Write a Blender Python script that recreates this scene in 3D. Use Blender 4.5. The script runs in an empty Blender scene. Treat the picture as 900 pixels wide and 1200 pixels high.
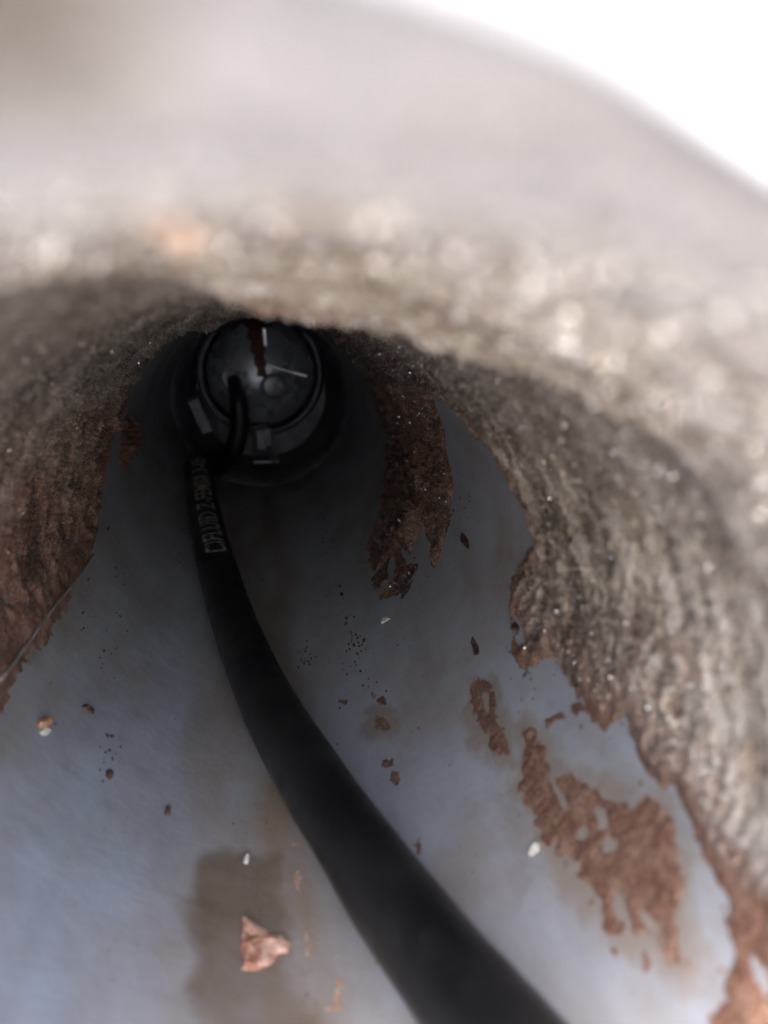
import bpy, bmesh, math, random
import numpy as np
from mathutils import Vector, Matrix

# ------------------------------------------------------------------ camera, light
S = 0.027                      # inner radius of the pipe in metres; meshes are in radii, objects scaled by S
ZC = 1.05 * S                  # height of the pipe axis over the ground
CAM = Vector((0, 0, ZC + 0.9 * S))
scene = bpy.context.scene
col = scene.collection
rnd = random.Random(7)

ca, cb = math.radians(14.04), math.radians(9.0)
fwd = np.array([math.sin(cb) * math.cos(ca), math.cos(cb) * math.cos(ca), -math.sin(ca)])
rgt = np.array([math.cos(cb), -math.sin(cb), 0.0])
upv = np.cross(rgt, fwd)
cam = bpy.data.cameras.new('camera')
cam.sensor_fit = 'HORIZONTAL'; cam.sensor_width = 36; cam.lens = 36
cam.clip_start = 0.0005; cam.clip_end = 500
cam.dof.use_dof = True
cam.dof.focus_distance = 4.2 * S
cam.dof.aperture_fstop = (cam.lens / 1000) / (0.036 * S)      # aperture about 1 mm across
cam_o = bpy.data.objects.new('camera', cam); col.objects.link(cam_o)
M = Matrix((tuple(rgt), tuple(upv), tuple(-fwd))).transposed().to_4x4()
M.translation = CAM
cam_o.matrix_world = M
scene.camera = cam_o

SUN_EL, SUN_AZ = math.radians(61), math.radians(206)   # azimuth measured clockwise from +Y (down the pipe)
world = bpy.data.worlds.new('World'); scene.world = world
world.use_nodes = True
wn = world.node_tree
bg = wn.nodes['Background']
sky = wn.nodes.new('ShaderNodeTexSky'); sky.sky_type = 'NISHITA'; sky.sun_disc = False
sky.sun_elevation = SUN_EL; sky.sun_rotation = SUN_AZ
sky.dust_density = 4.5; sky.air_density = 0.8; sky.ozone_density = 0.6
wn.links.new(sky.outputs[0], bg.inputs[0]); bg.inputs[1].default_value = 0.15
sun = bpy.data.lights.new('sun', 'SUN'); sun.energy = 1.5; sun.angle = math.radians(12); sun.color = (1, 0.97, 0.93)
sun_o = bpy.data.objects.new('sun', sun); col.objects.link(sun_o)
sd = Vector((math.sin(SUN_AZ) * math.cos(SUN_EL), math.cos(SUN_AZ) * math.cos(SUN_EL), math.sin(SUN_EL)))
sun_o.rotation_euler = sd.to_track_quat('Z', 'Y').to_euler()
scene.view_settings.view_transform = 'Standard'; scene.view_settings.look = 'None'
scene.view_settings.exposure = 3.65; scene.view_settings.gamma = 1
scene.render.engine = 'CYCLES'
scene.cycles.max_bounces = 10; scene.cycles.diffuse_bounces = 8; scene.cycles.glossy_bounces = 4
scene.cycles.use_denoising = True
scene.cycles.sample_clamp_indirect = 6

# ------------------------------------------------------------------ helpers
def at(x, y, r=1.0):
    """photo pixel -> (angle from the crown, depth) on a cylinder of radius r about the pipe axis"""
    d = fwd + rgt * (x - 450) / 900 + upv * (600 - y) / 900
    A = d[0] ** 2 + d[2] ** 2; B = d[2] * -0.9; Cc = 0.81 - r * r
    t = (B + math.sqrt(B * B - A * Cc)) / A
    p = d * t
    return math.atan2(p[0], p[2] + 0.9), p[1]

def poly(pts, r=1.0):
    return np.array([at(x, y, r) for x, y in pts])

def sm(a, b, x):
    t = np.clip((x - a) / (b - a), 0, 1); return t * t * (3 - 2 * t)

def _h(i, j, k, s):
    n = (i.astype(np.int64) * 374761393 + j.astype(np.int64) * 668265263 + k.astype(np.int64) * 2147483647 + s * 974634777) & 0xffffffff
    n = ((n ^ (n >> 13)) * 1274126177) & 0xffffffff
    n = ((n ^ (n >> 16)) * 2246822519) & 0xffffffff
    return ((n ^ (n >> 15)) & 0xffff) / 32767.5 - 1

def noise(x, y, z, seed=0):
    xi, yi, zi = np.floor(x), np.floor(y), np.floor(z)
    fx, fy, fz = x - xi, y - yi, z - zi
    fx = fx * fx * (3 - 2 * fx); fy = fy * fy * (3 - 2 * fy); fz = fz * fz * (3 - 2 * fz)
    r = 0
    for a in (0, 1):
        wa = fx if a else 1 - fx
        for b in (0, 1):
            wb = fy if b else 1 - fy
            for c in (0, 1):
                wc = fz if c else 1 - fz
                r = r + wa * wb * wc * _h(xi + a, yi + b, zi + c, seed)
    return r

def fbm(x, y, z, oct=4, seed=0, gain=0.5):
    r = 0; a = 1; t = 0
    for o in range(oct):
        r = r + a * noise(x * 2 ** o, y * 2 ** o, z * 2 ** o, seed + o * 17); t += a; a *= gain
    return r / t

def sdist(P, V, W=None):
    """signed distance (positive inside) from points to polygon in the unrolled wall"""
    n = len(V); best = np.full(P.shape[0], 1e9); inside = np.zeros(P.shape[0], bool)
    for i in range(n):
        a, b = V[i], V[(i + 1) % n]
        e = b - a; w = P - a
        t = np.clip((w @ e) / max(e @ e, 1e-12), 0, 1)
        q = w - t[:, None] * e
        best = np.minimum(best, (q * q).sum(1))
        c = (a[1] > P[:, 1]) != (b[1] > P[:, 1])
        if abs(b[1] - a[1]) > 1e-12:
            inside ^= c & (P[:, 0] < (b[0] - a[0]) * (P[:, 1] - a[1]) / (b[1] - a[1]) + a[0])
    s = np.sqrt(best)
    return np.where(inside, s, -s)

def wallpos(ph, z, h):
    r = 1 - h
    return np.stack([r * np.sin(ph), z, r * np.cos(ph)], -1)

def make_mesh(name, V, F, mat, parent=None, smooth=True, attrs=None):
    me = bpy.data.meshes.new(name)
    V = np.asarray(V, dtype=np.float32).reshape(-1, 3)
    if isinstance(F, np.ndarray):
        k = F.shape[1]
        me.vertices.add(len(V)); me.vertices.foreach_set('co', V.ravel())
        me.loops.add(F.size); me.loops.foreach_set('vertex_index', F.astype(np.int32).ravel())
        me.polygons.add(len(F)); me.polygons.foreach_set('loop_start', np.arange(0, F.size, k, dtype=np.int32))
        me.update(calc_edges=True)
    else:
        me.from_pydata([tuple(map(float, v)) for v in V], [], F)
    me.polygons.foreach_set('use_smooth', [smooth] * len(me.polygons))
    for an, arr in (attrs or {}).items():
        a = me.attributes.new(an, 'FLOAT', 'POINT'); a.data.foreach_set('value', np.asarray(arr, dtype=np.float32).ravel())
    me.validate()
    me.materials.append(mat)
    o = bpy.data.objects.new(name, me); col.objects.link(o)
    if parent: o.parent = parent
    return o

def root_scale(o, loc=(0, 0, ZC)):
    o.scale = (S, S, S); o.location = loc
    return o

def thing(name, label, cat, group=None, loc=(0, 0, ZC)):
    o = bpy.data.objects.new(name, None); col.objects.link(o); root_scale(o, loc)
    o.empty_display_size = 0.2
    o['label'] = label; o['category'] = cat
    if group: o['group'] = group
    return o

def grid_faces(nr, nc, wrap=False):
    i = np.arange(nr - 1)[:, None]; j = np.arange(nc if wrap else nc - 1)[None, :]
    j2 = (j + 1) % nc
    return np.stack([i * nc + j, i * nc + j2, (i + 1) * nc + j2, (i + 1) * nc + j], -1).reshape(-1, 4)

def compact(V, F, keepf, attrs):
    F = F[keepf]; used = np.zeros(len(V), bool); used[F.ravel()] = True
    idx = np.cumsum(used) - 1
    return V[used], idx[F], {k: v[used] for k, v in attrs.items()}

# ------------------------------------------------------------------ materials
def mat_new(name):
    m = bpy.data.materials.new(name); m.use_nodes = True
    nt = m.node_tree; return m, nt, nt.nodes['Principled BSDF']

class NT:
    def __init__(s, nt): s.t = nt
    def n(s, ty, **kw):
        x = s.t.nodes.new(ty)
        for k, v in kw.items():
            if k in ('inp',):
                for a, b in v.items():
                    if hasattr(b, 'is_output') or isinstance(b, bpy.types.NodeSocket): s.t.links.new(b, x.inputs[a])
                    else: x.inputs[a].default_value = b
            else: setattr(x, k, v)
        return x
    def coord(s): return s.n('ShaderNodeTexCoord').outputs['Object']
    def noise(s, sc, det=4, rough=.55, vec=None, dist=0):
        return s.n('ShaderNodeTexNoise', inp={'Vector': vec if vec is not None else s.coord(), 'Scale': sc, 'Detail': det, 'Roughness': rough, 'Distortion': dist}).outputs[0]
    def ramp(s, f, stops):
        r = s.n('ShaderNodeValToRGB'); s.t.links.new(f, r.inputs[0])
        e = r.color_ramp.elements
        while len(e) < len(stops): e.new(0.5)
        for k, (p, c) in enumerate(stops):
            e[k].position = p; e[k].color = (*c, 1) if not isinstance(c, (int, float)) else (c, c, c, 1)
        return r.outputs[0]
    def mix(s, f, a, b, bt='MIX'):
        m = s.n('ShaderNodeMix', data_type='RGBA', blend_type=bt)
        for sock, v in ((m.inputs[0], f), (m.inputs[6], a), (m.inputs[7], b)):
            if isinstance(v, bpy.types.NodeSocket): s.t.links.new(v, sock)
            else: sock.default_value = v if isinstance(v, float) else (*v, 1)
        return m.outputs[2]
    def math(s, op, a, b=0.0, clamp=False):
        m = s.n('ShaderNodeMath', operation=op, use_clamp=clamp)
        for k, v in ((0, a), (1, b)):
            if isinstance(v, bpy.types.NodeSocket): s.t.links.new(v, m.inputs[k])
            else: m.inputs[k].default_value = v
        return m.outputs[0]
    def attr(s, n): return s.n('ShaderNodeAttribute', attribute_name=n).outputs['Fac']
    def map(s, sc):
        return s.n('ShaderNodeMapping', inp={'Vector': s.coord(), 'Scale': sc}).outputs[0]
    def bump(s, h, strength, dist, nrm=None):
        b = s.n('ShaderNodeBump', inp={'Height': h, 'Strength': strength, 'Distance': dist * S})
        if nrm is not None: s.t.links.new(nrm, b.inputs['Normal'])
        return b.outputs[0]

def link(nt, a, b): nt.links.new(a, b)

# blue-grey coating of the bore
m_paint, nt, P = mat_new('blue_grey_coating'); N = NT(nt)
c = N.mix(N.noise(1.3, 3), (.345, .365, .405), (.39, .41, .445))
c = N.mix(N.math('MULTIPLY', N.ramp(N.noise(26, 5, .7), [(.45, 0.0), (.75, 1.0)]), .10), c, (.30, .26, .21))
c = N.mix(N.attr('film'), c, (.27, .205, .145))
P.inputs['Specular IOR Level'].default_value = .3
c = N.mix(N.attr('stain'), c, (.175, .128, .088))
c = N.mix(N.math('MULTIPLY', N.ramp(N.noise(70, 2, .5), [(.70, 0.0), (.76, 1.0)]), .5), c, (.10, .07, .05))
scr = N.ramp(N.noise(1.0, 3, .6, N.map((150, 2.2, 150)), .3), [(.66, 0.0), (.72, 1.0)])
scr2 = N.ramp(N.noise(1.0, 3, .6, N.n('ShaderNodeMapping', inp={'Vector': N.coord(), 'Rotation': (0, 0, .8), 'Scale': (90, 5, 40)}).outputs[0], .2), [(.70, 0.0), (.75, 1.0)])
scr = N.math('MULTIPLY', N.math('MAXIMUM', scr, scr2), N.ramp(N.noise(3, 3), [(.45, 0.0), (.65, .35)]))
c = N.mix(scr, c, (.40, .41, .43))
c = N.mix(N.math('MULTIPLY', N.ramp(N.noise(1.0, 5, .65, N.map((5, 1.5, 5))), [(.48, 0.0), (.68, 1.0)]), .28), c, (.20, .19, .17))
link(nt, c, P.inputs['Base Color'])
r = N.math('ADD', N.math('MULTIPLY', N.noise(9, 4), .25), .42)
r = N.math('ADD', r, N.math('MULTIPLY', N.attr('film'), .25), True)
link(nt, r, P.inputs['Roughness'])
link(nt, N.bump(N.noise(60, 4, .6), .25, .004, N.bump(N.noise(7, 3), .4, .02)), P.inputs['Normal'])

# mineral / rust crust. rust: 0 grey scale, 1 red-brown ; dark : darker streaks and areas, with shade behind the lip painted in ; matte: flat powdery rust
m_crust, nt, P = mat_new('rusty_mineral_crust'); N = NT(nt)
streak0 = N.noise(1.0, 5, .62, N.map((7, 34, 7)), .4)
streak = N.math('ADD', N.math('MULTIPLY', streak0, .5), N.math('MULTIPLY', N.attr('streak'), .5))
fine = N.noise(85, 5, .7)
mid = N.noise(11, 6, .7)
grey = N.ramp(streak, [(.30, (.055, .036, .023)), (.42, (.24, .175, .115)), (.54, (.48, .39, .285)), (.68, (.76, .69, .58))])
rust = N.ramp(N.math('ADD', N.math('MULTIPLY', streak, .5), N.math('MULTIPLY', mid, .5)),
              [(.3, (.05, .018, .011)), (.45, (.16, .062, .034)), (.56, (.31, .14, .08)), (.68, (.50, .31, .21))])
flat = N.ramp(N.math('ADD', N.math('MULTIPLY', fine, .45), N.math('MULTIPLY', mid, .55)),
              [(.3, (.11, .04, .024)), (.44, (.24, .11, .068)), (.53, (.35, .195, .13)), (.66, (.46, .33, .24))])
rf = N.math('ADD', N.attr('rust'), N.math('MULTIPLY', N.math('SUBTRACT', mid, .5), .8), True)
c = N.mix(rf, grey, rust)
c = N.mix(N.attr('matte'), c, N.mix(N.ramp(N.noise(24, 5, .7), [(.40, .6), (.56, 0.0)]), flat, (.16, .065, .04)))
c = N.mix(N.ramp(fine, [(.3, .75), (.5, 0.0)]), c, (.05, .03, .02), 'MIX')
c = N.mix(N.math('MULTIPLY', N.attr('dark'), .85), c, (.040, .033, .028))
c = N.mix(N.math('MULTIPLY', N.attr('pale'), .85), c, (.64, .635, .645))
wh = N.math('MULTIPLY', N.ramp(N.noise(150, 2, .6), [(.56, 0.0), (.66, .8)]), N.math('SUBTRACT', 1.0, N.attr('matte')))
c = N.mix(wh, c, (.62, .55, .47))
link(nt, c, P.inputs['Base Color'])
rr = N.ramp(N.noise(120, 3, .6), [(.38, .10), (.62, .5)])
rr = N.mix(N.attr('matte'), rr, (.8, .8, .8))
link(nt, rr, P.inputs['Roughness'])
P.inputs['Specular IOR Level'].default_value = .6
b1 = N.bump(streak0, .8, .03)
b2 = N.bump(fine, .8, .014, b1)
link(nt, N.bump(N.noise(190, 2, .6), .5, .006, b2), P.inputs['Normal'])

# pale glittering crystals in the crust
m_grain, nt, P = mat_new('pale_crystal'); N = NT(nt)
link(nt, N.ramp(N.noise(40, 2), [(.3, (.7, .62, .54)), (.6, (.95, .92, .87))]), P.inputs['Base Color'])
P.inputs['Roughness'].default_value = .12; P.inputs['Metallic'].default_value = .85

# bare outside / end face of the pipe
m_face, nt, P = mat_new('weathered_primer'); N = NT(nt)
link(nt, N.ramp(N.noise(4, 5, .6), [(.3, (.58, .55, .53)), (.7, (.78, .76, .74))]), P.inputs['Base Color'])
P.inputs['Roughness'].default_value = .55
link(nt, N.bump(N.noise(40, 4), .4, .01), P.inputs['Normal'])

m_rubber, nt, P = mat_new('black_cable_jacket'); N = NT(nt)
c = N.mix(N.ramp(N.noise(2.2, 6, .7), [(.42, 0.0), (.7, .8)]), (.007, .0075, .009), (.030, .028, .026))
c = N.mix(N.ramp(N.noise(55, 2, .5), [(.72, 0.0), (.78, .5)]), c, (.16, .15, .13))
link(nt, c, P.inputs['Base Color'])
link(nt, N.ramp(N.noise(6, 4), [(.3, .30), (.7, .52)]), P.inputs['Roughness'])
P.inputs['Specular IOR Level'].default_value = .5
link(nt, N.bump(N.noise(1.0, 4, .6, N.map((60, 8, 60))), .3, .004), P.inputs['Normal'])

m_print, nt, P = mat_new('worn_white_print'); N = NT(nt)
link(nt, N.ramp(N.noise(30, 4, .7), [(.38, (.16, .15, .13)), (.54, (.70, .67, .60))]), P.inputs['Base Color'])
P.inputs['Roughness'].default_value = .6

def metal(name, c0, c1, rough, scale=5, met=.35):
    m, nt, P = mat_new(name); N = NT(nt)
    link(nt, N.ramp(N.noise(scale, 5, .65), [(.35, c0), (.65, c1)]), P.inputs['Base Color'])
    P.inputs['Metallic'].default_value = met
    link(nt, N.ramp(N.noise(scale * 2, 4), [(.3, rough), (.7, rough + .2)]), P.inputs['Roughness'])
    link(nt, N.bump(N.noise(scale, 3), .15, .01), P.inputs['Normal'])
    return m
m_steel = metal('dull_blue_grey_steel', (.36, .39, .43), (.50, .53, .57), .20, 2, .55)
m_steel2 = metal('dark_grimy_steel', (.08, .084, .10), (.20, .21, .24), .35)
m_bright = metal('worn_bright_steel', (.45, .45, .47), (.65, .65, .68), .18)
m_rustflow, nt, P = mat_new('rust_run'); N = NT(nt)
link(nt, N.ramp(N.noise(14, 5, .7), [(.35, (.05, .02, .015)), (.65, (.16, .06, .04))]), P.inputs['Base Color'])
P.inputs['Roughness'].default_value = .6

def chip_mat(name, a, b, rough=.6, sc=30):
    m, nt, P = mat_new(name); N = NT(nt)
    link(nt, N.ramp(N.noise(sc, 4, .6), [(.42, a), (.58, b)]), P.inputs['Base Color'])
    P.inputs['Roughness'].default_value = rough
    link(nt, N.bump(N.noise(60, 3), .5, .008), P.inputs['Normal'])
    return m
m_orange = chip_mat('orange_rust_flake', (.42, .17, .09), (.62, .36, .24))
m_pink = chip_mat('pinkish_rust_flake', (.36, .15, .085), (.58, .37, .27), .75, 26)
m_pale = chip_mat('pale_flake', (.48, .45, .38), (.66, .62, .54), .35)
m_darkchip = chip_mat('dark_brown_flake', (.035, .02, .014), (.12, .06, .04), .5)

m_ground, nt, P = mat_new('dry_soil_ground'); N = NT(nt)
link(nt, N.ramp(N.noise(2, 8, .65), [(.3, (.11, .108, .105)), (.7, (.19, .187, .182))]), P.inputs['Base Color'])
P.inputs['Roughness'].default_value = .9

# ------------------------------------------------------------------ ground
g = make_mesh('ground', [(-200, -200, 0), (200, -200, 0), (200, 200, 0), (-200, 200, 0)], [(0, 1, 2, 3)], m_ground)
g['kind'] = 'structure'

# ------------------------------------------------------------------ the pipe
pipe = thing('steel_pipe', 'blue-grey coated pipe seen down its bore, rusty crust over its upper walls', 'pipe')
ZE = 9.75
def zmouth(ph): return 0.225 + 0.54 * np.sin(ph) + 0.012 * noise(np.sin(ph) * 9, np.cos(ph) * 9, ph * 0 + 3.3, 5)

def wall_h(ph, z):
    x, y = np.sin(ph), np.cos(ph)
    return 0.006 * noise(x * 2.2, z * .9, y * 2.2, 3) + 0.0016 * noise(x * 11, z * 5, y * 11, 4)

# polygons on the wall (traced where they stand, then unrolled)
LIP_STAIN = poly([(240, 998), (262, 992), (300, 998), (326, 1006), (333, 1030), (336, 1060), (346, 1085), (340, 1125), (352, 1160), (384, 1190), (400, 1260), (262, 1260), (248, 1190), (228, 1150), (232, 1120), (219, 1085), (221, 1040), (230, 1015)])
ph_f = np.concatenate([np.linspace(-1.25, 1.25, 150, endpoint=False), np.linspace(1.25, 2 * math.pi - 1.25, 620, endpoint=False)])
nr = 520
tz = np.linspace(0, 1, nr)
zz = 0.2 * (ZE / 0.2) ** tz                      # log spaced depth for the straight part
PH, T = np.meshgrid(ph_f, zz)
PHw = (PH + math.pi) % (2 * math.pi) - math.pi
Z = zmouth(PHw) + (T - 0.2) * (ZE - zmouth(PHw)) / (ZE - 0.2)
hw = wall_h(PHw, Z)
V = wallpos(PHw, Z, hw).reshape(-1, 3)
x, y, z = V[:, 0], V[:, 2], V[:, 1]
uv = np.stack([np.where(PHw.ravel() < 0, PHw.ravel() + 2 * math.pi, PHw.ravel()), z], -1)
LS = LIP_STAIN.copy(); LS[:, 0] = np.where(LS[:, 0] < 0, LS[:, 0] + 2 * math.pi, LS[:, 0])
s = sdist(uv, LS)
stain = sm(-.05, .03, s + .07 * fbm(x * 8, y * 8, z * 6, 4, 11)) * (.86 + .28 * fbm(x * 6, y * 6, z * 5, 4, 12))
stain *= 1 - .45 * sm(1.75, 1.5, z)
# brown run along the invert
fl = np.abs(uv[:, 0] - math.pi - .10)
run = sm(.50, .05, fl + .10 * fbm(x * 3, y * 3, z * 2, 3, 21)) * (.62 + .6 * fbm(x * 6, z * 1.6, y * 6, 4, 22))
film = np.clip(run * 1.3, 0, 1) * sm(9, 6.5, z)
# dust film hugging the left edge of the crust and around the patches on the right
lf = sm(-2.42, -1.9, PHw.ravel()) * sm(0, -1, PHw.ravel()) * sm(4.6, 3.4, z)
rt = sm(2.35, 1.9, PHw.ravel()) * sm(0, 1, PHw.ravel()) * sm(3.3, 2.3, z)
film = np.maximum(film, lf * np.clip(.55 + .9 * fbm(x * 7, y * 7, z * 5, 4, 23), 0, 1))
film = np.maximum(film, rt * np.clip(.05 + .9 * fbm(x * 12, y * 12, z * 8, 4, 24), 0, 1) * .7)
film = np.maximum(film, .75 * np.clip(fbm(x * 3, y * 3, z * 2, 5, 25, .6) + .22, 0, 1))
stain = np.maximum(stain, .9 * np.clip(sm(.16, .0, np.abs(uv[:, 0] - math.pi + .02)) * (fbm(x * 8, z * 1.2, y * 8, 4, 27) + .25), 0, 1) * sm(2.6, 3.6, z))
BIGP = [(612, 855), (632, 862), (655, 910), (700, 925), (745, 946), (785, 945), (806, 1030), (796, 1110), (810, 1130), (735, 1100), (690, 1060), (655, 1010), (622, 960), (605, 925)]
for pl, ww in ((poly(BIGP), .10), (poly([(551, 800), (577, 803), (598, 885), (610, 900), (600, 905), (560, 870), (548, 830)]), .08), (poly([(436, 830), (460, 835), (458, 862), (436, 860)]), .08)):
    sb = sdist(np.stack([PHw.ravel(), z], -1), pl)
    film = np.maximum(film, sm(-ww, .01, sb + .08 * fbm(x * 14, y * 14, z * 11, 4, 28, .65)) * .75)
wall = make_mesh('wall', V, grid_faces(nr, len(ph_f), True)[:, ::-1], m_paint, pipe, True, {'film': film, 'stain': np.clip(stain, 0, 1)})

# outer skin and cut end face
na = 256; pa = np.linspace(-math.pi, math.pi, na, endpoint=False)
prof = []
for r_, off in ((1.0, 0.0), (1.006, -.004), (1.044, .004), (1.05, .012)):
    prof.append(np.stack([r_ * np.sin(pa), zmouth(pa) + off, r_ * np.cos(pa)], -1))
prof.append(np.stack([1.05 * np.sin(pa), pa * 0 + ZE + .1, 1.05 * np.cos(pa)], -1))
make_mesh('outer_skin', np.array(prof[2:]).reshape(-1, 3), grid_faces(3, na, True), m_face, pipe)
make_mesh('cut_end', np.array(prof[:3]).reshape(-1, 3), grid_faces(3, na, True), m_face, pipe)

# ---- crust over the upper walls
LEFT = [(150, 440), (138, 470), (125, 505), (112, 560), (112, 610), (108, 650), (88, 690), (62, 745), (30, 775), (15, 800), (0, 825)]
BB = [(485, 415), (508, 445), (530, 468), (561, 500), (589, 539), (611, 583), (628, 618), (632, 632), (618, 652), (600, 680), (598, 712), (604, 740), (599, 768), (613, 792), (632, 778), (650, 768),
      (662, 792), (676, 812), (690, 838), (704, 852), (718, 838), (735, 842), (745, 870), (762, 912), (790, 925), (808, 955), (822, 990), (832, 1030), (850, 1060), (856, 1100), (850, 1140), (838, 1180), (830, 1215)]
L_ = [tuple(p) for p in poly(LEFT)]
B_ = [tuple(p) for p in poly(BB)]
b_end = B_[-1]
main = np.array([(-2.05, -.6)] + [(-2.02, 1.2), (-1.99, 2.0)] + L_[::-1] + [(-.8, 4.9), (-.546, 4.6), (-.36, 4.75), (-.27, 4.95), (-.15, 4.6), (.1, 4.4), (.3, 4.0), (.42, 3.7)] + B_ + [(2.35, .9), (2.3, -.6)])
bandA = poly([(440, 372), (385, 372), (405, 395), (430, 425), (448, 470), (455, 510), (455, 560), (452, 590), (440, 618), (428, 638), (432, 665), (440, 692), (455, 706), (470, 702), (482, 690), (490, 655), (497, 622), (504, 640), (506, 670), (514, 668), (522, 640), (530, 625),
               (532, 600), (526, 540), (512, 480), (497, 440), (480, 408), (462, 385)])
bandA[0] = (.30, 3.9); bandA[1] = (.35, 5.2)
bandA = np.vstack([bandA, [(.4, 3.4)]])
sliver = poly([(152, 478), (158, 500), (154, 530), (148, 552), (140, 545), (141, 515), (146, 490)])
holes = [poly(p) for p in ([(606, 725), (612, 730), (615, 752), (608, 756), (602, 742)],
                           [(32, 632), (28, 655), (23, 660), (26, 640)], [(2, 690), (11, 708), (4, 706), (0, 700)],
                           [(88, 622), (93, 634), (88, 640), (85, 632)],
                           [(770, 965), (790, 1000), (800, 1040), (815, 1085), (800, 1120), (782, 1080), (775, 1020)],
                           [(884, 1128), (900, 1140), (912, 1165), (900, 1165), (888, 1148)],
                           [(457, 655), (461, 652), (464, 664), (458, 680), (454, 672)],
                           [(470, 640), (480, 650), (486, 658), (478, 662), (470, 650)])]
holes.pop(4)

RID = np.array([-1.0, -.6, -.34, -.2, -.11, 0, .10, .20, .30, .37, .47, .62, .8, 1.1])
DROOP = (RID, np.array([0, .010, .014, .012, .012, .030, .049, .044, .056, .066, .062, .048, .026, .006]))
RIDGE_Z = (RID, np.array([.8, .85, .92, 1.0, 1.15, 1.5, 1.6, 1.5, 1.32, 1.25, 1.2, 1.15, 1.0, 1.0]))

nzc, npc = 760, 1150
zc = np.exp(np.linspace(math.log(.17), math.log(6.4), nzc))
pc = np.linspace(-2.2, 2.5, npc)
PH, T = np.meshgrid(pc, zc)
w0 = np.clip((1.6 - T) / (1.6 - .17), 0, 1)
Z = T + w0 * (zmouth(PH) - .17)
ph, z = PH.ravel(), Z.ravel()
x, y = np.sin(ph), np.cos(ph)
uv = np.stack([ph, z], -1)
n_edge = fbm(x * 5, y * 5, z * 6, 3, 31)
n_edge2 = fbm(x * 26, y * 26, z * 24, 4, 32, .65)
dm = sdist(uv, main) + .05 * n_edge2 + .03 * n_edge
dA = sdist(uv, bandA) + .09 * fbm(x * 9, y * 9, z * 9, 4, 33, .7)
dA -= .17 * sm(.05, .5, fbm(x * 2.2, y * 2.2, z * 9, 3, 36)) * sm(1.35, 2.3, ph)
dS = sdist(uv, sliver) + .03 * n_edge2
d = np.maximum(np.maximum(dm, dA), dS)
for hh in holes:
    d = np.minimum(d, -sdist(uv, hh) + .02 * n_edge2)
warp = .25 * fbm(x * 2, y * 2, z * 1.5, 3, 41)
zs = np.where(z > 1, 1 + 2.0 * np.log(np.maximum(z, 1)), z) + warp * .6      # the drip ridges get broader further in
st = fbm(x * 3.2, y * 3.2, zs * 23, 4, 42, .65)
st2 = fbm(x * 9, y * 9, zs * 62, 3, 43, .65)
gr = fbm(x * 42, y * 42, z * 38, 3, 44, .7)
lum = fbm(x * 7, y * 7, z * 6, 3, 45)
lo_r = sm(1.72, 1.86, ph + .08 * n_edge2 + .04 * lum) * sm(2.3, 1.6, z)         # thin powdery rust at the lower right
lo_l = sm(-1.55, -1.92, ph + .16 * lum)
lo_A = sm(2.05, 2.3, ph + .1 * lum) * (z > 3)
thin = np.clip(lo_r + lo_l * .8 + lo_A, 0, 1)
body = 1 - np.exp(-np.clip(d, 0, 9) / .05)
thick = (.034 + .021 * st * (1 + .7 * sm(2, 3, z)) + .015 * st2 + .018 * gr + .018 * lum) * (1 - .68 * thin) * (1 + .35 * np.clip(z - 2, 0, 3))
thick = np.maximum(thick, .004)
zm_ = zmouth(ph); thick = thick * sm(0, .14, z - zm_) * (1 - .62 * sm(1.45, 1.1, z) * sm(.95, .6, np.abs(ph))) + .001
h = wall_h(ph, z) + body * thick + np.where(d < 0, d * .6, 0) - .0015
zr = np.interp(ph, *RIDGE_Z) + .04 * noise(ph * 4, ph * 0, ph * 0 + .5, 51) + .03 * noise(ph * 11, ph * 0, ph * 0 + 1.5, 52)
dr = np.interp(ph, *DROOP)
shape = sm(zr * .25, zr, z) * (1 - sm(zr + .0, zr + .20, z))
h = h + dr * shape
rust = np.clip(sm(.34, .0, d + .08 * lum) * .9 + lo_l * .9 + .25 * sm(0, .6, st) + sm(3.2, 3.8, z) * (ph > 0) * 1.0 + .60 * sm(-.6, -1.3, ph + .2 * st) + .55 * sm(.25, .5, lum), 0, 1)
rust = rust * sm(.35, .9, z)
rust = rust * np.where((ph > .3) & (ph < 1.8) & (z < 2.6), .75, 1)
matte = np.clip(lo_r + .75 * sm(-1.72, -1.95, ph + .08 * lum), 0, 1)
dark = np.clip(sm(.05, .5, -st2) * .6 + sm(.05, .55, -st) * .5 + .85 * sm(.02, .22, z - np.interp(ph, *RIDGE_Z) + .05 * lum) * sm(1.25, .65, np.abs(ph) - .25 * lum - .15 * st) + .3 * (z > 3.3) * (ph > 0), 0, .9) * (1 - matte)  # dark streaks, with shade past the lip painted into the crown's colour
keep = (d > -.012).reshape(nzc, npc)
kf = (keep[:-1, :-1] | keep[1:, 1:] | keep[1:, :-1] | keep[:-1, 1:]).ravel()
CV = wallpos(ph, z, h)
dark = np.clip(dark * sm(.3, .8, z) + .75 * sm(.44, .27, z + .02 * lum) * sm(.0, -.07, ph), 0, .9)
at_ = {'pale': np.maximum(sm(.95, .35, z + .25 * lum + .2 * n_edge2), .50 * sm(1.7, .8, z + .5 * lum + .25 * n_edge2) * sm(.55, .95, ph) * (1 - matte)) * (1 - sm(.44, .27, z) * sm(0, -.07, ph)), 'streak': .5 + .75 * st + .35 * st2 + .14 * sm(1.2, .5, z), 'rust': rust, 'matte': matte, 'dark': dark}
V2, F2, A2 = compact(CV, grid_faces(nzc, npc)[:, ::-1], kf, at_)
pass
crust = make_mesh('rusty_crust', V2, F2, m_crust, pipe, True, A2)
crust['label'] = 'thick streaky grey-brown crust over the upper walls of the bore'

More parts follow.
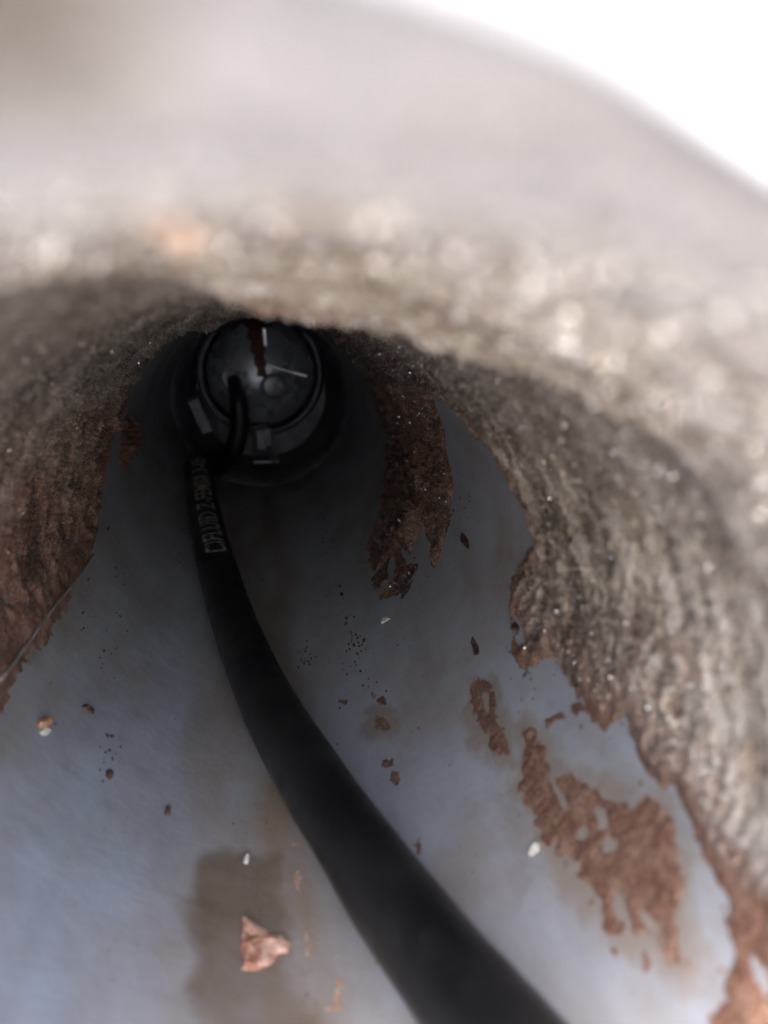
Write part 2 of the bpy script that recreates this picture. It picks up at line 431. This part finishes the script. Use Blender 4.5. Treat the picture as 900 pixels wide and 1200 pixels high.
# glittering crystals sitting in the crust
rng = np.random.default_rng(5)
w = (d > .06) & (matte < .3) & (z < 5.8)
def grains(name, sel, n, r0, r1):
    idx = rng.choice(np.nonzero(sel)[0], n, replace=False)
    t = (1 + 5 ** .5) / 2
    ico = np.array([(-1, t, 0), (1, t, 0), (-1, -t, 0), (1, -t, 0), (0, -1, t), (0, 1, t), (0, -1, -t), (0, 1, -t), (t, 0, -1), (t, 0, 1), (-t, 0, -1), (-t, 0, 1)]) / math.sqrt(1 + t * t)
    fc = np.array([(0, 11, 5), (0, 5, 1), (0, 1, 7), (0, 7, 10), (0, 10, 11), (1, 5, 9), (5, 11, 4), (11, 10, 2), (10, 7, 6), (7, 1, 8), (3, 9, 4), (3, 4, 2), (3, 2, 6), (3, 6, 8), (3, 8, 9), (4, 9, 5), (2, 4, 11), (6, 2, 10), (8, 6, 7), (9, 8, 1)])
    r = (r0 + (r1 - r0) * rng.random(n) ** 5)[:, None, None]
    q = rng.normal(size=(n, 3, 3)); q, _ = np.linalg.qr(q)
    pts = (ico[None] * (.6 + .8 * rng.random((n, 12, 1)))) @ q * r + CV[idx][:, None, :]
    o = make_mesh(name, pts.reshape(-1, 3), (fc[None] + 12 * np.arange(n)[:, None, None]).reshape(-1, 3), m_grain, pipe, False)
    o['kind'] = 'stuff'; return o
grains('crystal_grains', w & (z < np.interp(ph, *RIDGE_Z) - .03) & (z > .5) & (np.abs(ph - .2) < 1.1), 6500, .002, .0062)
grains('crystal_grains', w & (((z < .98) & (z > .6)) | ((ph > .55) & (z > .6) & (z < 1.6))) & (np.abs(ph - .2) < 1.0), 560, .005, .0105)
grains('crystal_grains', w & (z >= 1.3) & (ph > .5), 26000, .0009, .0040)
grains('crystal_grains', w & (z >= 1.4) & (ph < -.4), 8000, .0009, .0042)

# ---- separate patches of rust on the coating
def patch(name, V_, T=.006, edge=.02, jag=.02, freq=20, rust=1.0, matte=.9, dark=0.0, hl=(), res=None, seed=0, parent=pipe, mat=None, label=None, ny=90):
    V_ = V_.copy(); V_[:, 0] = np.where(V_[:, 0] < -1.5, V_[:, 0] + 2 * math.pi, V_[:, 0])
    lo, hi = V_.min(0) - jag * 1.6, V_.max(0) + jag * 1.6
    a = np.linspace(lo[0], hi[0], ny); b = np.linspace(lo[1], hi[1], ny)
    PH, Z = np.meshgrid(a, b); ph, z = PH.ravel(), Z.ravel(); x, y = np.sin(ph), np.cos(ph)
    uv = np.stack([ph, z], -1)
    ne = fbm(x * freq, y * freq, z * freq, 4, 60 + seed, .7)
    d = sdist(uv, V_) + jag * 1.6 * ne
    for hh in hl:
        d = np.minimum(d, -sdist(uv, hh) + jag * .5 * ne)
    gr = fbm(x * 40, y * 40, z * 36, 3, 71 + seed, .7)
    body = 1 - np.exp(-np.clip(d, 0, 9) / edge)
    h = wall_h(ph, z) + body * (T * (1 + .5 * gr + .4 * ne)) + np.where(d < 0, d * .6, 0) - .001
    keep = (d > -.004).reshape(ny, ny)
    kf = (keep[:-1, :-1] | keep[1:, 1:] | keep[1:, :-1] | keep[:-1, 1:]).ravel()
    if not kf.any(): return None
    full = np.ones(len(ph))
    V2, F2, A2 = compact(wallpos(ph, z, h), grid_faces(ny, ny)[:, ::-1], kf, {'rust': full * rust, 'pale': full * 0, 'streak': .5 + .4 * ne, 'matte': full * matte, 'dark': np.clip(full * dark + .2 * (ne > .5), 0, 1)})
    o = make_mesh(name, V2, F2, mat or m_crust, parent, True, A2)
    if label: o['label'] = label
    return o

def blob(cx, cy, rx, ry, n=9, rot=0, jit=.25):
    out = []
    for k in range(n):
        a = 2 * math.pi * k / n; q = 1 + jit * rnd.uniform(-1, 1)
        u, v = rx * q * math.cos(a), ry * q * math.sin(a)
        out.append((cx + u * math.cos(rot) - v * math.sin(rot), cy + u * math.sin(rot) + v * math.cos(rot)))
    return poly(out)

patch('rust_patch', poly([(551, 800), (562, 794), (577, 803), (582, 820), (583, 845), (592, 860), (598, 885), (590, 888), (572, 880), (565, 855), (556, 840), (550, 820)]), jag=.024, freq=40, matte=.8, dark=.1, seed=1, hl=[poly([(566, 812), (571, 812), (573, 832), (569, 836)]), poly([(560, 858), (574, 862), (572, 868), (560, 864)])], label='narrow dark rust patch standing alone left of the large patch')
big = poly([(612, 855), (622, 848), (632, 862), (642, 895), (655, 910), (668, 900), (680, 915), (700, 925), (712, 938), (735, 940), (745, 946), (762, 938), (785, 945), (792, 965), (796, 1000), (806, 1030), (800, 1060), (792, 1085),
            (796, 1110), (810, 1130), (780, 1118), (762, 1098), (748, 1100), (735, 1082), (725, 1100), (712, 1092), (705, 1060), (690, 1040), (672, 1022), (655, 1005), (640, 985), (622, 955), (607, 925), (612, 895)])
bh = [poly(p) for p in ([(697, 948), (710, 947), (713, 970), (702, 972)], [(676, 970), (688, 974), (684, 985), (675, 982)], [(710, 984), (722, 986), (722, 998), (709, 998)],
                        [(645, 908), (652, 920), (666, 945), (662, 952), (648, 925)], [(662, 1004), (678, 1012), (682, 1022), (668, 1018)], [(722, 1050), (732, 1052), (732, 1072), (722, 1070)],
                        [(750, 1068), (768, 1082), (778, 1096), (762, 1088)], [(685, 1035), (698, 1040), (697, 1050), (686, 1046)])]
patch('rust_patch', big, T=.006, jag=.028, freq=34, matte=1, hl=bh, ny=300, seed=2, label='large flat brown rust patch with small gaps, low on the right wall')
patch('rust_patch', poly([(637, 843), (648, 836), (662, 834), (664, 842), (650, 846), (640, 854)]), jag=.008, freq=40, dark=.15, seed=3)
patch('rust_patch', poly([(668, 825), (680, 822), (688, 832), (676, 840), (668, 836)]), jag=.01, freq=40, seed=4)
for cx, cy, rx, ry, dk, sd_ in [(681, 852, 4, 5, 0, 5), (693, 1058, 6, 6, .3, 6), (712, 1085, 6, 9, .1, 7), (721, 1115, 6, 5, 0, 8), (758, 1128, 6, 12, 0, 9), (790, 1128, 14, 4, 0, 10),
                                (455, 894, 8, 7, .35, 11), (463, 911, 7, 10, .3, 12), (446, 820, 7, 6, .6, 13), (403, 822, 8, 4, .5, 14), (490, 993, 5, 8, .2, 15),
                                (618, 935, 5, 8, 0, 16), (740, 897, 3, 3, .2, 17), (752, 917, 4, 3, .2, 18), (746, 862, 6, 14, .1, 19), (762, 905, 4, 8, .1, 20)]:
    patch('rust_patch', blob(cx, cy, rx, ry), T=.005, jag=.015, freq=75, dark=dk, matte=.6, seed=sd_, ny=36)
for cx, cy, rx, ry, sd_ in [(447, 848, 13, 12, 30), (436, 816, 4, 6, 31)]:
    patch('rust_patch', blob(cx, cy, rx, ry), T=.003, jag=.012, freq=45, matte=1, seed=sd_, ny=50, mat=chip_mat('tan_scale', (.17, .115, .07), (.28, .20, .13)))
m_paleor = chip_mat('pale_orange_rust', (.40, .24, .15), (.50, .36, .26))
for cx, cy, rx, ry, sd_, rot in [(350, 1032, 6, 18, 32, -.1), (360, 1107, 5, 20, 33, 0), (397, 1166, 7, 22, 34, .1), (396, 1150, 5, 4, 35, 0), (392, 1182, 14, 7, 36, 0), (399, 1120, 9, 3, 37, 0), (348, 990, 7, 3, 38, 0)]:
    patch('rust_spot', blob(cx, cy, rx, ry, rot=rot), T=.003, jag=.008, freq=55, seed=sd_, ny=40, mat=m_paleor)

patch('rust_patch', blob(212, 240, 42, 22, 12), T=.05, jag=.01, freq=30, seed=40, ny=60, mat=chip_mat('pale_orange_scale', (.55, .36, .26), (.75, .55, .42)), label='pale orange patch on the crown just inside the mouth') 
# minute specks: nobody could count them
sp_v, sp_f = [], []
def speck(px, py, rp, hgt=.004):
    ph, z = at(px, py); r = rp / 900 * math.hypot(z, 1); ez = r * min(3.0, max(1.0, z * .6))
    n = 7; b = len(sp_v)
    for k in range(n):
        a = 2 * math.pi * k / n; q = rnd.uniform(.6, 1.35)
        sp_v.append(wallpos(ph + r * q * math.cos(a), z + ez * q * math.sin(a), -.0015))
    sp_v.append(wallpos(ph, z, hgt * rnd.uniform(.4, 1.2) + .003))
    for k in range(n): sp_f.append((b + k, b + (k + 1) % n, b + n))
for k in range(75):
    t = rnd.random() ** .8; px = 372 + 58 * t + rnd.gauss(0, 3 + 4 * t); py = 590 + 210 * t + rnd.gauss(0, 10)
    speck(px, py, rnd.uniform(.4, 1.5) * (2 if rnd.random() < .08 else 1))
for k in range(14): speck(rnd.gauss(415, 8), rnd.gauss(762, 12), rnd.uniform(.6, 1.8))
for k in range(22): speck(rnd.gauss(357, 5), rnd.gauss(768, 8), rnd.uniform(.6, 1.8))
for k in range(26): speck(rnd.gauss(210, 4), rnd.gauss(648, 9), rnd.uniform(.6, 1.6))
for k in range(22): speck(rnd.gauss(130, 14), rnd.gauss(735, 30), rnd.uniform(.5, 1.6))
for k in range(20): speck(rnd.gauss(132, 8), rnd.gauss(880, 18), rnd.uniform(.6, 2.2))
for k in range(230):
    px, py = rnd.uniform(0, 880), rnd.uniform(580, 1190)
    speck(px, py, rnd.uniform(.5, 1.5))
for k in range(80):   # crumbs along the edges of the crust
    a = rnd.choice(LEFT[3:] + BB[4:]); speck(a[0] + rnd.gauss(0, 9), a[1] + rnd.gauss(0, 12), rnd.uniform(.6, 2.4))
for k in range(40): speck(rnd.gauss(537, 8), rnd.gauss(600, 26), rnd.uniform(.6, 2.2))
o = make_mesh('rust_specks', np.array(sp_v), [f[::-1] for f in sp_f], m_darkchip, pipe, True); o['kind'] = 'stuff'

# ------------------------------------------------------------------ tubes
def frames(P):
    P = np.asarray(P, float); Tn = np.gradient(P, axis=0); Tn /= np.linalg.norm(Tn, axis=1)[:, None]
    return P, Tn

def catmull(pts, n=16):
    pts = [np.array(p, float) for p in pts]; pts = [2 * pts[0] - pts[1]] + pts + [2 * pts[-1] - pts[-2]]
    out = []
    for i in range(1, len(pts) - 2):
        p0, p1, p2, p3 = pts[i - 1:i + 3]
        for k in range(n):
            t = k / n
            out.append(.5 * (2 * p1 + (p2 - p0) * t + (2 * p0 - 5 * p1 + 4 * p2 - p3) * t * t + (3 * p1 - p0 - 3 * p2 + p3) * t ** 3))
    out.append(pts[-2]); return np.array(out)

def tube(name, P, R, mat, parent=None, seg=32, upref=None, caps=True):
    P, Tn = frames(P); R = np.broadcast_to(np.asarray(R, float), (len(P),))
    nrm = []
    u = np.array([0, 0, 1.0]) if upref is None else np.array(upref, float)
    for t in Tn:
        u = u - t * (u @ t); u /= np.linalg.norm(u); nrm.append(u.copy())
    nrm = np.array(nrm); bi = np.cross(Tn, nrm)
    a = np.linspace(0, 2 * math.pi, seg, endpoint=False)
    V = P[:, None, :] + R[:, None, None] * (np.cos(a)[None, :, None] * nrm[:, None, :] + np.sin(a)[None, :, None] * bi[:, None, :])
    F = [tuple(f) for f in grid_faces(len(P), seg, True)]
    if caps: F += [tuple(range(seg))[::-1], tuple(range((len(P) - 1) * seg, len(P) * seg))]
    o = make_mesh(name, V.reshape(-1, 3), F, mat, parent)
    return o, P, Tn, nrm, bi

# ------------------------------------------------------------------ cable
RC = .132
cable = thing('black_cable', 'thick black printed cable lying along the bottom of the bore', 'cable')
cp = []
for px, py, rc in [(722, 1390, .80), (648, 1295, .84), (572, 1200, .86), (532, 1150, .86), (494, 1100, .86), (457, 1050, .86), (406, 974, .852), (375, 928, .852), (317, 830, .855), (282, 750, .862), (259, 680, .864), (244, 620, .866), (236, 572, .866), (234, 545, .866)]:
    a, zz_ = at(px, py, rc)
    cp.append((rc * math.sin(a), zz_, rc * math.cos(a)))
def onw(a, z_, lift=0): return ((1 - RC - lift) * math.sin(a), z_, (1 - RC - lift) * math.cos(a))
a0 = math.atan2(cp[0][0], cp[0][2]); z0 = cp[0][1]
pre = [(1.5, -9, -1.05 + RC), (1.3, -4.5, -1.05 + RC), (1.05, -2.0, -.98 + RC), onw(a0 - .30, .1, .05)]
print('cable', [tuple(round(float(v), 2) for v in p) for p in cp])
end = [(-.50, 8.72, -.68), (-.33, 8.62, -.50), (-.25, 8.58, -.22), (-.26, 8.60, .08), (-.30, 9.0, .25)]
pts = catmull(pre + cp + end, 18)
rr_ = np.full(len(pts), RC) * (1 + .012 * np.array([math.sin(i * .13) for i in range(len(pts))]))
# the tail narrows where the outer jacket stops
iz = np.arange(len(pts)) / (len(pts) - 1); i_end = (len(pre) + len(cp)) * 18
jn = i_end - 6
jk, P, Tn, nrm, bi = tube('jacket', pts[:jn], rr_[:jn], m_rubber, cable, 48)
tube('inner_core', pts[jn - 5:], [.125] * 6 + list(np.linspace(.12, .085, len(pts) - jn - 1)), m_rubber, cable, 28)
# printing on the jacket
fc = bpy.data.curves.new('print', 'FONT'); fc.body = 'CIFLUID Z-FEMBR 3-05'; fc.size = 1; fc.offset = .018; fc.resolution_u = 3; fc.space_character = 1.08
fo = bpy.data.objects.new('print', fc); col.objects.link(fo)
bpy.context.view_layer.update()
tm = bpy.data.meshes.new_from_object(fo)
bm = bmesh.new(); bm.from_mesh(tm); bmesh.ops.triangulate(bm, faces=bm.faces)
for _ in range(3):
    ee = [e for e in bm.edges if e.calc_length() > .10]
    if ee: bmesh.ops.subdivide_edges(bm, edges=ee, cuts=1); bmesh.ops.triangulate(bm, faces=bm.faces)
bm.to_mesh(tm); bm.free()
tv = np.array([v.co[:] for v in tm.vertices]); tf = [tuple(p.vertices) for p in tm.polygons]
bpy.data.objects.remove(fo)
arc = np.concatenate([[0], np.cumsum(np.linalg.norm(np.diff(P, axis=0), axis=1))])
# project jacket onto image rows to find where the print starts and stops
def pixy(p):
    q = np.array([p[0], p[1], p[2] - .9 + 0.0]); q = np.array([p[0], p[1], p[2]]) + np.array([0, 0, -.9])
    return 600 - 900 * (q @ upv) / (q @ fwd)
ys = np.array([pixy(p) for p in P]); rng_ = np.nonzero((P[:, 1] > 1))[0]
s_start = np.interp(-668, -ys[rng_], arc[rng_]); s_end = np.interp(-552, -ys[rng_], arc[rng_])
xs = s_start + (tv[:, 0] - tv[:, 0].min()) / (tv[:, 0].max() - tv[:, 0].min()) * (s_end - s_start)
w_ = .15
V = []
for sx, ty in zip(xs, tv[:, 1]):
    c_ = np.array([np.interp(sx, arc, P[:, k]) for k in range(3)])
    n_ = np.array([np.interp(sx, arc, nrm[:, k]) for k in range(3)]); b_ = np.array([np.interp(sx, arc, bi[:, k]) for k in range(3)])
    ang = -(ty - .35) * w_ / RC / .72
    t_ = np.cross(n_, b_)
    left = b_
    V.append(c_ + (RC * 1.014 + .0035) * (n_ * math.cos(ang - .05) + left * math.sin(ang - .05)))
o = make_mesh('printed_text', np.array(V), tf, m_print, cable, False)
o['label'] = 'worn pale lettering printed along the jacket'

# ------------------------------------------------------------------ plug at the far end
plug = thing('end_plug', 'round dark metal plug closing the far end of the bore', 'plug')
def lathe(name, prof, mat, parent, c=(0, 0), n=72, ys=1.0):
    a = np.linspace(0, 2 * math.pi, n, endpoint=False)
    V = [[(c[0] + r * math.sin(q), z, c[1] + r * ys * math.cos(q)) for q in a] for r, z in prof]
    return make_mesh(name, np.array(V).reshape(-1, 3), [tuple(f) for f in grid_faces(len(prof), n, True)], mat, parent)
lathe('back_plate', [(1.0, 9.70), (.98, 9.62), (.9, 9.60), (.001, 9.60)], m_steel2, plug)
lathe('collar', [(1.0, 8.85), (.975, 8.86), (.95, 8.90), (.92, 8.97), (.90, 9.06), (.885, 9.2), (.86, 9.32), (.82, 9.40), (.78, 9.60)], m_steel2, plug, (0, .02))
DC = (0, .30)
lathe('rim_ring', [(.74, 9.60), (.74, 9.22), (.715, 9.16), (.68, 9.14), (.655, 9.18), (.65, 9.3), (.65, 9.55)], m_steel2, plug, DC)
lathe('dome', [(.64, 9.5), (.635, 9.3), (.61, 9.17), (.55, 9.06), (.46, 8.97), (.34, 8.90), (.2, 8.86), (.08, 8.845), (.001, 8.843)], m_steel, plug, DC)
def box(name, c, s_, mat, parent, rot=0, bev=.02):
    hx, hy, hz = [v / 2 for v in s_]
    V = []; F = []
    lay = [(-hy, -bev), (-hy + bev, 0), (hy, 0)]
    for yy, ins in lay:
        for sx, sz in ((-1, -1), (1, -1), (1, 1), (-1, 1)):
            V.append((sx * (hx + ins), yy, sz * (hz + ins)))
    F = [(3, 2, 1, 0)] + [(i * 4 + k, i * 4 + (k + 1) % 4, (i + 1) * 4 + (k + 1) % 4, (i + 1) * 4 + k) for i in (0, 1) for k in range(4)]
    cr, sr = math.cos(rot), math.sin(rot)
    V = [(c[0] + v[0] * cr - v[2] * sr, c[1] + v[1], c[2] + v[0] * sr + v[2] * cr) for v in V]
    return make_mesh(name, V, F, mat, parent, False)
box('slot_bar', (.30, 8.90, .34), (.46, .10, .018), m_steel, plug, -.28, .012)
box('slot_glint', (.44, 8.89, .303), (.17, .10, .035), m_bright, plug, -.28, .010)  # glint at the bar's right end, put in as a brighter steel piece
box('glint_strip', (.06, 8.90, .72), (.05, .4, .20), m_steel, plug, .06, .012)  # highlight on the dome top, put in as a raised strip
lathe('bolt_recess', [(.15, 8.86), (.16, 8.82), (.13, 8.80), (.11, 8.84), (.10, 8.95)], m_steel2, plug, (.14, .16), 32)
lathe('ferrule', [(.135, 9.2), (.14, 8.98), (.125, 8.93), (.10, 8.93), (.095, 9.1)], m_bright, plug, (-.30, .27), 32)
box('bracket_tab', (-.02, 9.15, -.46), (.22, .3, .34), m_steel2, plug, .05, .06)
box('bracket_slot', (.06, 8.985, -.42), (.10, .05, .22), m_steel2, plug, .05, .01)
box('bracket_foot', (.02, 8.95, -.68), (.30, .34, .03), m_steel, plug, 0, .012)
box('side_tab', (-.72, 9.3, -.2), (.22, .12, .5), m_steel2, plug, .35, .05)
rs = [(-.2, .98), (.08, .98), (.05, .7), (.10, .45), (.02, .30), (-.08, .42), (-.12, .7)]
V = []; 
def dome_y(x_, z_):
    r_ = math.hypot(x_ - DC[0], z_ - DC[1])
    return float(np.interp(r_, [0, .08, .2, .34, .46, .55, .61, .64, .66, .74, .8], [8.843, 8.845, 8.86, 8.90, 8.97, 9.06, 9.17, 9.2, 9.13, 9.12, 9.10])) - .012
n_ = 14; Vr = []; Fr = []
for i in range(n_):
    t = i / (n_ - 1); zc_ = .90 - .62 * t; hw_ = .10 * (1 - .5 * t) * (1 + .3 * math.sin(i * 2.1)); xc = -.06 + .08 * t
    for k in range(7):
        xx = xc + hw_ * (k / 3 - 1); Vr.append((xx, dome_y(xx, zc_) - .006 * (1 - (k / 3 - 1) ** 2), zc_))
make_mesh('rust_run', Vr, [tuple(f)[::-1] for f in grid_faces(n_, 7)], m_rustflow, plug)

# ------------------------------------------------------------------ loose chips lying on the coating
def chip(name, px, py, rx, ry, rot, mat, label, thick=.02, n=9, rough=.3, group=None, seed=1, pts=None):
    """a broken flake: jagged polygon sheet with an uneven top, standing on the wall where the pixel falls"""
    r2 = random.Random(seed)
    ph, z = at(px, py); c = wallpos(ph, z, wall_h(np.array([ph]), np.array([z]))[0] + .001)
    nr_ = np.array([-math.sin(ph), 0, -math.cos(ph)]); tz_ = np.array([0, 1.0, 0]); tp = np.cross(nr_, tz_)
    out = []
    if pts: n = len(pts)
    for k in range(n):
        if pts:
            p_, z_ = at(*pts[k]); out.append(wallpos(p_, z_, .001)); continue
        a = 2 * math.pi * k / n; q = 1 + rough * r2.uniform(-1, 1)
        u, v = rx * q * math.cos(a), ry * q * math.sin(a)
        x_, y_ = px + u * math.cos(rot) - v * math.sin(rot), py + u * math.sin(rot) + v * math.cos(rot)
        p_, z_ = at(x_, y_)
        out.append(wallpos(p_, z_, .001) )
    out = np.array(out); ctr = out.mean(0)
    V = [p - c for p in out]; F = []
    rings = [(.97, .45), (.85, .85), (.55, 1.0), (.25, 1.1)]
    for f_, hh in rings:
        for p in out:
            q = ctr + (p - ctr) * f_
            V.append(q + nr_ * thick * hh * r2.uniform(.55, 1.3) - c)
    V.append(ctr + nr_ * thick - c)
    for l in range(len(rings)):
        for k in range(n): F.append((l * n + k, l * n + (k + 1) % n, (l + 1) * n + (k + 1) % n, (l + 1) * n + k))
    for k in range(n): F.append((len(rings) * n + k, len(rings) * n + (k + 1) % n, len(V) - 1))
    F.append(tuple(range(n))[::-1])
    o = make_mesh(name, V, F, mat, None, False)
    root_scale(o, (c[0] * S, c[1] * S, c[2] * S + ZC))
    o['label'] = label; o['category'] = 'flake'
    if group: o['group'] = group
    return o
G = 'loose flakes on the bottom of the bore'
chip('rust_flake', 306, 1106, 29, 30, .3, m_pink, 'jagged pinkish rust flake lying on the dark brown stain', .016, 15, .38, G, 4, [(283, 1074), (292, 1080), (300, 1086), (312, 1090), (320, 1097), (334, 1099), (341, 1107), (338, 1117), (326, 1118), (321, 1128), (312, 1133), (300, 1138), (283, 1137), (286, 1124), (281, 1110), (284, 1092)])
chip('rust_flake', 50, 849, 7, 6, .5, m_orange, 'small rounded orange flake by the left edge, below the rusty crust', .025, 10, .12, G, 5)
chip('rust_flake', 50, 859, 6, 3, .2, m_pale, 'tiny white crumb touching the underside of the orange flake', .02, 8, .2, G, 6)
chip('rust_flake', 627, 996, 9, 4, -.9, m_pale, 'pale cream flake beside the lower left edge of the large rust patch', .015, 9, .2, G, 7)
chip('rust_flake', 451, 727, 7, 2.6, -.6, m_pale, 'thin shiny flake just below the deeper dark rust band', .012, 8, .3, G, 8)
chip('rust_flake', 558, 759, 3.6, 11, -.25, m_darkchip, 'dark upright sliver above the narrow rust patch', .012, 8, .25, G, 9)
chip('rust_flake', 546, 634, 3.5, 10, -.35, m_darkchip, 'dark sliver between the deep rust band and the near crust', .012, 8, .25, G, 10)
chip('rust_flake', 102, 831, 3, 8, -.9, m_darkchip, 'thin dark sliver on the coating up and right of the orange flake', .012, 8, .25, G, 11)
chip('rust_flake', 127, 908, 5, 6, 0, m_darkchip, 'small brown crumb left of the cable, right of the orange flake', .012, 8, .3, G, 12)
chip('rust_flake', 196, 952, 4, 4, 0, m_darkchip, 'tiny brown crumb above and left of the brown stain', .02, 8, .3, G, 13)
chip('rust_flake', 289, 1009, 3, 4, .3, m_pale, 'tiny white crumb at the top edge of the brown stain', .02, 8, .3, G, 14)
chip('rust_flake', 606, 737, 3, 7, -.1, m_darkchip, 'small dark chip at the notch in the near crust edge', .02, 8, .3, G, 15)

# pale raised scratch running through the rust on the left wall
sp = []
for px, py in [(106, 652), (85, 680), (62, 706), (38, 738), (15, 770), (-8, 800)]:
    a, z_ = at(px, py); sp.append(wallpos(a, z_, [.016, .028, .030, .028, .026, .026][len(sp)]))
m_scr = chip_mat('pale_scratch', (.30, .27, .24), (.42, .39, .36))
tube('scratch', catmull(sp, 10), .0065, m_scr, pipe, 8)

# ------------------------------------------------------------------ the pipe climbs away from its mouth
TILT = Matrix.Rotation(math.radians(6), 4, 'X')
LIFT = Matrix.Translation((0, 0, .10 * S))
bpy.context.view_layer.update()
for o in list(col.objects):
    if o.parent is None and o.name not in ('ground', 'sun'):
        o.matrix_world = LIFT @ TILT @ o.matrix_world
